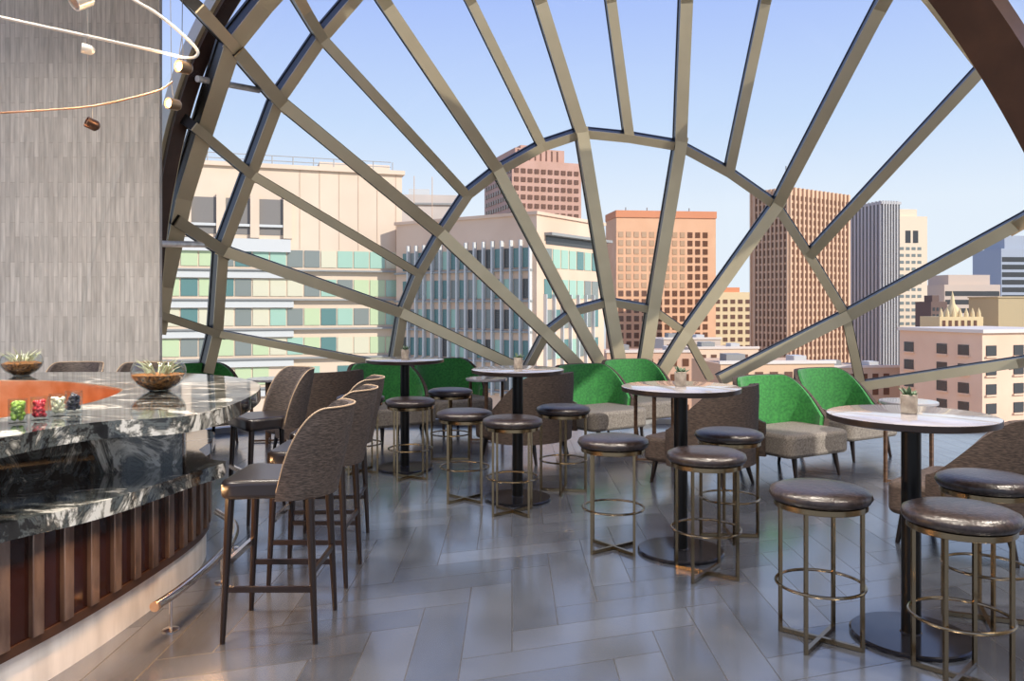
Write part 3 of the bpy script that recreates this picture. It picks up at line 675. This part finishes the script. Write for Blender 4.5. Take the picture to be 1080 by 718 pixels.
for i, (x, y, rz, lb) in enumerate([(-1.125, 3.89, -90, 'dark bar chair nearest the camera with its back to the right'), (-1.135, 4.62, -90, 'second dark bar chair, just behind the nearest one'),
        (-1.20, 5.27, -88, 'third dark bar chair back from the camera along the bar'), (-1.83, 5.95, -52, 'dark bar chair at the rounded end of the bar'),
        (-3.02, 6.38, 0, 'bar chair on the far side of the bar left of the near planted bowl'), (-3.62, 6.42, 0, 'bar chair on the far side of the bar beside the far planted bowl')]):
    if i == 0: bc.location = (x, y, 0); bc.rotation_euler = (0, 0, radians(rz)); bc['label'] = lb
    else: dup(bc, (x, y, 0), radians(rz), lb)

# ------------------------------------------------------------------ high tables and round stools
TAB = [(-1.028, 7.643), (0.046, 6.44), (1.071, 5.056), (1.882, 3.756)]
TN = ['farthest high round table at the left, in front of green chairs', 'second farthest high round table, at the centre', 'high round table right of centre with three stools', 'nearest high round table, at the right']
def make_table():
    t = thing('high_table', '', 'table', group='high round pedestal tables')
    MB().lathe([(0.0,1.015),(0.35,1.015),(0.372,1.022),(0.374,1.048),(0.371,1.0485)], 64).build('table_edge', M['table_edge'], t)
    MB().lathe([(0.371,1.0485),(0.371,1.0495),(0.365,1.052),(0,1.052)], 64).build('tabletop', M['table_top'], t)
    MB().lathe([(0.16,1.0),(0.16,1.015)], 24).lathe([(0.043,0.02),(0.043,1.0)], 24).build('pole', M['black_metal'], t)
    MB().lathe([(0.268,0.0),(0.27,0.004),(0.27,0.016),(0.262,0.022),(0.05,0.024),(0.043,0.03)], 56).build('base', M['base_disc'], t)
    return t
tb = make_table()
def make_plant():
    t = thing('potted_succulent', '', 'potted plant', group='small potted succulents on the high tables')
    MB().lathe([(0.0,0),(0.033,0),(0.036,0.004),(0.038,0.088),(0.034,0.09),(0.033,0.078),(0,0.078)], 28).build('pot', M['pot'], t)
    mb = MB(); rnd = random.Random(4)
    for k in range(16):
        a = k*2.4; ln = 0.028+0.016*(k % 3); el = 0.35+0.9*(k/16)
        p0 = Vector((0.006*cos(a), 0.006*sin(a), 0.078)); d = Vector((cos(a)*cos(el), sin(a)*cos(el), sin(el)))
        mb.tube([p0, p0+d*ln*0.35, p0+d*ln*0.7, p0+d*ln], 0.0, 6)
        n0 = len(mb.v)-24
        for j, rr in enumerate((0.004, 0.010, 0.009, 0.001)):
            ctr = p0+d*ln*(0, 0.35, 0.7, 1)[j]; u = d.cross(Vector((0,0,1))).normalized(); q = d.cross(u)
            for s_ in range(6):
                aa = 2*pi*s_/6; mb.v[n0+j*6+s_] = tuple(ctr+u*(rr*cos(aa))+q*(rr*0.45*sin(aa)))
    mb.build('leaves', M['leaf'], t); return t
pl = make_plant()
PN = ['small grey pot with succulent on the farthest high table', 'small grey pot with succulent on the second farthest high table', 'small grey pot with succulent on the high table right of centre', 'small grey pot with succulent on the nearest high table']
for i, (x, y) in enumerate(TAB):
    if i == 0: tb.location = (x, y, 0); tb['label'] = TN[0]; pl.location = (x, y+0.02, 1.052); pl['label'] = PN[0]
    else: dup(tb, (x, y, 0), 0.3*i, TN[i]); dup(pl, (x+0.005, y+0.03, 1.052), 0.7*i, PN[i])
def make_stool():
    t = thing('round_stool', '', 'stool', group='round brass stools at the high tables')
    MB().lathe([(0,0.655),(0.19,0.655),(0.217,0.664),(0.229,0.684),(0.222,0.706),(0.19,0.720),(0.12,0.7265),(0,0.728)], 48).build('seat', M['leather'], t, ang=60)
    MB().lathe([(0.17,0.63),(0.205,0.63),(0.207,0.632),(0.207,0.655),(0.17,0.655)], 48).build('seat_rim', M['brass'], t)
    h = 0.133
    for sx in (-1, 1):
        for sy in (-1, 1): MB().box(sx*h-0.0078, sx*h+0.0078, sy*h-0.0078, sy*h+0.0078, 0.0, 0.632).build('leg', M['brass'], t)
    MB().tube([(0.196*cos(2*pi*k/48), 0.196*sin(2*pi*k/48), 0.27) for k in range(48)], 0.0075, 8, closed=True).build('foot_ring', M['brass'], t)
    MB().bar((-h, -h, 0.012), (h, h, 0.012), 0.02, 0.02, (0,0,1)).bar((-h, h, 0.0125), (h, -h, 0.0125), 0.02, 0.02, (0,0,1)).build('cross_base', M['brass'], t)
    return t
st = make_stool()
STO = [(386,497,0,'round stool left of the farthest high table, half hidden by bar chairs'), (432,502.5,0,'round stool in front of the farthest high table'), (475,485,0,'round stool to the right of the farthest high table'),
       (490,527,1,'round stool left of the second farthest high table'), (541,539.5,1,'round stool in front of the second farthest high table'), (594,518,1,'round stool to the right of the second farthest high table'),
       (650,579,2,'round stool left of the high table right of centre'), (743,604,2,'round stool in front of the high table right of centre'), (769,566,2,'round stool behind right of the high table right of centre'),
       (865,676,3,'round stool left of the nearest high table'), (1009,713,3,'round stool in front of the nearest high table, closest to camera'), (1040,654,3,'round stool at the right picture edge beside the nearest high table')]
for i, (px, py, ti, lb) in enumerate(STO):
    Z = EYE*F/(py-HZ); p = Vector(((px-CX)/F*Z, Z)); c = Vector(TAB[ti]); d = p-c
    if d.length < 0.425: p = c+d.normalized()*0.425
    rz = atan2(d.y, d.x)
    if i == 0: st.location = (p.x, p.y, 0); st.rotation_euler = (0, 0, rz); st['label'] = lb
    else: dup(st, (p.x, p.y, 0), rz, lb)

# ------------------------------------------------------------------ lounge chairs and low tables by the window
def make_lounge(inner, seatm, outer='brown_fabric'):
    t = thing('lounge_chair', '', 'armchair')
    topf = lambda th: 0.88-0.38*sm((abs(th)-radians(38))/radians(85))
    T = radians(118)
    shell(0.48, 0.38, 0.20, topf, -T, T, 0.05, 0.10, n=44).build('backrest', M[outer], t)
    inn = lambda th: topf(th)-0.004
    shell(0.44, 0.34, 0.40, inn, -T*0.985, T*0.985, 0.04, 0.135, n=44).build('back_lining', M[inner], t)['label'] = 'green velvet inside of the back' if inner == 'green' else 'brown inside of the back'
    MB().prism(rrect(0.82, 0.66, 0.10, -0.12), 0.21, 0.42).build('seat', M[seatm], t, bevel=0.035, bseg=3)
    for sx in (-1, 1):
        MB().tube([(sx*0.27, -0.37, 0.22), (sx*0.29, -0.41, 0.0)], 0.026, 10, r1=0.014).build('leg', M['dark_wood'], t)
        MB().tube([(sx*0.24, 0.22, 0.22), (sx*0.27, 0.28, 0.0)], 0.026, 10, r1=0.014).build('leg', M['dark_wood'], t)
    return t
lg = make_lounge('green', 'grey_fabric'); lb_ = make_lounge('brown_fabric', 'brown_fabric')
first = {'g': True, 'b': True}
def put(kind, px, Z, rz, lab, grp):
    src = lg if kind == 'g' else lb_; loc = ((px-CX)/F*Z, Z, 0)
    if first[kind]: first[kind] = False; src.location = loc; src.rotation_euler = (0, 0, radians(rz)); src['label'] = lab; src['group'] = grp
    else: dup(src, loc, radians(rz), lab, grp)
GG, BB = 'green lined lounge chairs by the window', 'brown lounge chairs turned away from the camera'
put('g', 825, 7.55, 30, 'green lined lounge chair with grey seat, front one behind the nearest table', GG)
put('g', 884, 8.45, 30, 'green lined lounge chair behind another, left of the small pale topped table', GG)
put('g', 628, 9.05, 34, 'sunlit green lined lounge chair, front one of the centre pair', GG)
put('g', 674, 9.9, 30, 'green lined lounge chair by the window, rear one of the centre pair', GG)
put('g', 410, 9.3, 36, 'green lined lounge chair directly behind the farthest high table', GG)
put('g', 474, 10.05, 32, 'green lined lounge chair, rear one behind the farthest high table', GG)
put('g', 210, 9.2, 40, 'green lined lounge chair seen over the bar end by the left window', GG)
put('b', 1035, 5.15, 222, 'brown lounge chair at the right edge behind the nearest table', BB)
put('b', 748, 7.0, 228, 'dark brown lounge chair behind the high table right of centre', BB)
put('b', 560, 8.2, 230, 'brown lounge chair behind the second farthest high table', BB)
put('b', 337, 8.5, 230, 'greyish brown lounge chair behind the bar chairs', BB)
def make_low_table():
    t = thing('side_table', '', 'side table', group='small tables between the lounge chairs')
    MB().lathe([(0,0.70),(0.235,0.70),(0.24,0.705),(0.24,0.722),(0.235,0.728),(0,0.728)], 48).build('tabletop', M['table_top'], t)
    for sx in (-1, 1):
        for sy in (-1, 1): MB().box(sx*0.13-0.013, sx*0.13+0.013, sy*0.13-0.013, sy*0.13+0.013, 0, 0.70).build('leg', M['brown_wood'], t)
    MB().bar((-.13,-.13,.015), (.13,.13,.015), .02, .02, (0,0,1)).bar((-.13,.13,.0155), (.13,-.13,.0155), .02, .02, (0,0,1)).build('cross_base', M['brown_wood'], t)
    return t
lt = make_low_table(); LT = [(958,7.0,0.728,'small pale topped side table between lounge chairs at the right'), (690,8.0,0.7,'small side table whose legs show below the table right of centre'), (513,9.2,0.7,'small brown side table left of the brown chair at the centre'), (283,9.15,0.7,'small side table at the left by the window behind the bar chairs')]
for i, (px, Z, s_, lab) in enumerate(LT):
    loc = ((px-CX)/F*Z, Z, 0)
    if i == 0: lt.location = loc; lt['label'] = lab; lt.rotation_euler = (0, 0, 0.5)
    else: dup(lt, loc, 0.4+0.2*i, lab)

# ------------------------------------------------------------------ hanging cable lamps at the upper left
def spot(parent, px, py, Z, aim, m, r=0.035, L_=0.075, lit=False, rail_pt=None):
    p = at(px, py, Z); q = Vector(aim).normalized().to_track_quat('Z', 'Y').to_matrix().to_4x4(); Mx = Matrix.Translation(p) @ q
    h = MB().lathe([(0.012,-L_/2-0.01),(r*0.8,-L_/2),(r,-L_/2+0.01),(r,L_/2),(r*0.85,L_/2),(r*0.8,L_/2-0.02),(0,L_/2-0.02)], 24, M=Mx).build('spot_head', m, parent)
    MB().lathe([(r*0.74,L_/2-0.018),(r*0.7,L_/2-0.008),(0,L_/2-0.004)], 20, M=Mx).build('bulb', M['lamp_warm'] if lit else M['copper'], h)
    if rail_pt is not None: MB().tube([rail_pt, p+Vector((0,0,r*0.9))], 0.003, 6).build('drop_wire', M['wire'], parent)
    if lit:
        d = bpy.data.lights.new('spot_bulb', 'POINT'); d.energy = 4; d.color = (1, 0.66, 0.35); d.shadow_soft_size = 0.03
        o = bpy.data.objects.new('spot_bulb', d); C.objects.link(o); o.location = p+Vector(aim).normalized()*(L_/2+0.03)
Zc = 4.6
cl = thing('cable_lamp', 'looped white rail lamp hanging at the upper left with a lit spot', 'lamp', at(100, 40, Zc)); inv = Matrix.Translation(-cl.location)
def fixp(root):
    for ch in root.children: ch.matrix_parent_inverse = Matrix.Translation(-root.location)
rl = spline([at(*p, Zc) for p in ((-60,3),(0,18),(92,38),(170,55),(198,61),(208,58),(206,50),(190,34),(165,14),(140,-1),(110,-22),(80,-40))], 8)
MB().tube(rl, 0.009, 8).build('rail', M['white_metal'], cl)
spot(cl, 92, 52, Zc, (-0.8,-0.5,0.1), M['white_metal'], 0.028, 0.06, False, at(93, 38, Zc)); spot(cl, 194, 71, Zc, (-0.5,-0.85,-0.05), M['lamp_body'], 0.036, 0.08, True, at(193, 60, Zc))
for a in ((193,60),(189,57)): MB().tube([at(*a, Zc), at(192, 38, Zc), at(193, -60, Zc)], 0.0022, 6).build('hanging_wire', M['wire'], cl)
MB().tube([at(93,38,Zc), at(93,-60,Zc)], 0.0022, 6).build('hanging_wire', M['wire'], cl); fixp(cl)
cl2 = thing('cable_lamp', 'thin copper rail lamp hanging below the looped white one', 'lamp', at(100, 112, Zc)); Zd = 4.9
rl = spline([at(*p, Zd) for p in ((-60,120),(0,119),(50,116),(97,112),(140,103),(168,95),(182,86))], 8)
MB().tube(rl, 0.006, 8).build('rail', M['copper'], cl2)
spot(cl2, 97, 131, Zd, (-0.6,-0.6,0.3), M['bronze_trim'], 0.034, 0.07, False, at(97, 112, Zd)); spot(cl2, 183, 110, Zd, (-0.5,-0.85,0.0), M['lamp_body'], 0.034, 0.08, True, at(181, 87, Zd))
for a in ((181,87),(93,113)): MB().tube([at(*a, Zd), at(a[0]-2, -60, Zd)], 0.0022, 6).build('hanging_wire', M['wire'], cl2)
fixp(cl2)
cl3 = thing('spot_lamp', 'white spot lamp with copper inside cut off by the top edge', 'lamp', at(85, 0, 4.3))
spot(cl3, 86, -1, 4.3, (-0.55,-0.6,-0.55), M['white_metal'], 0.05, 0.10, False, at(88, -90, 4.3)); fixp(cl3)
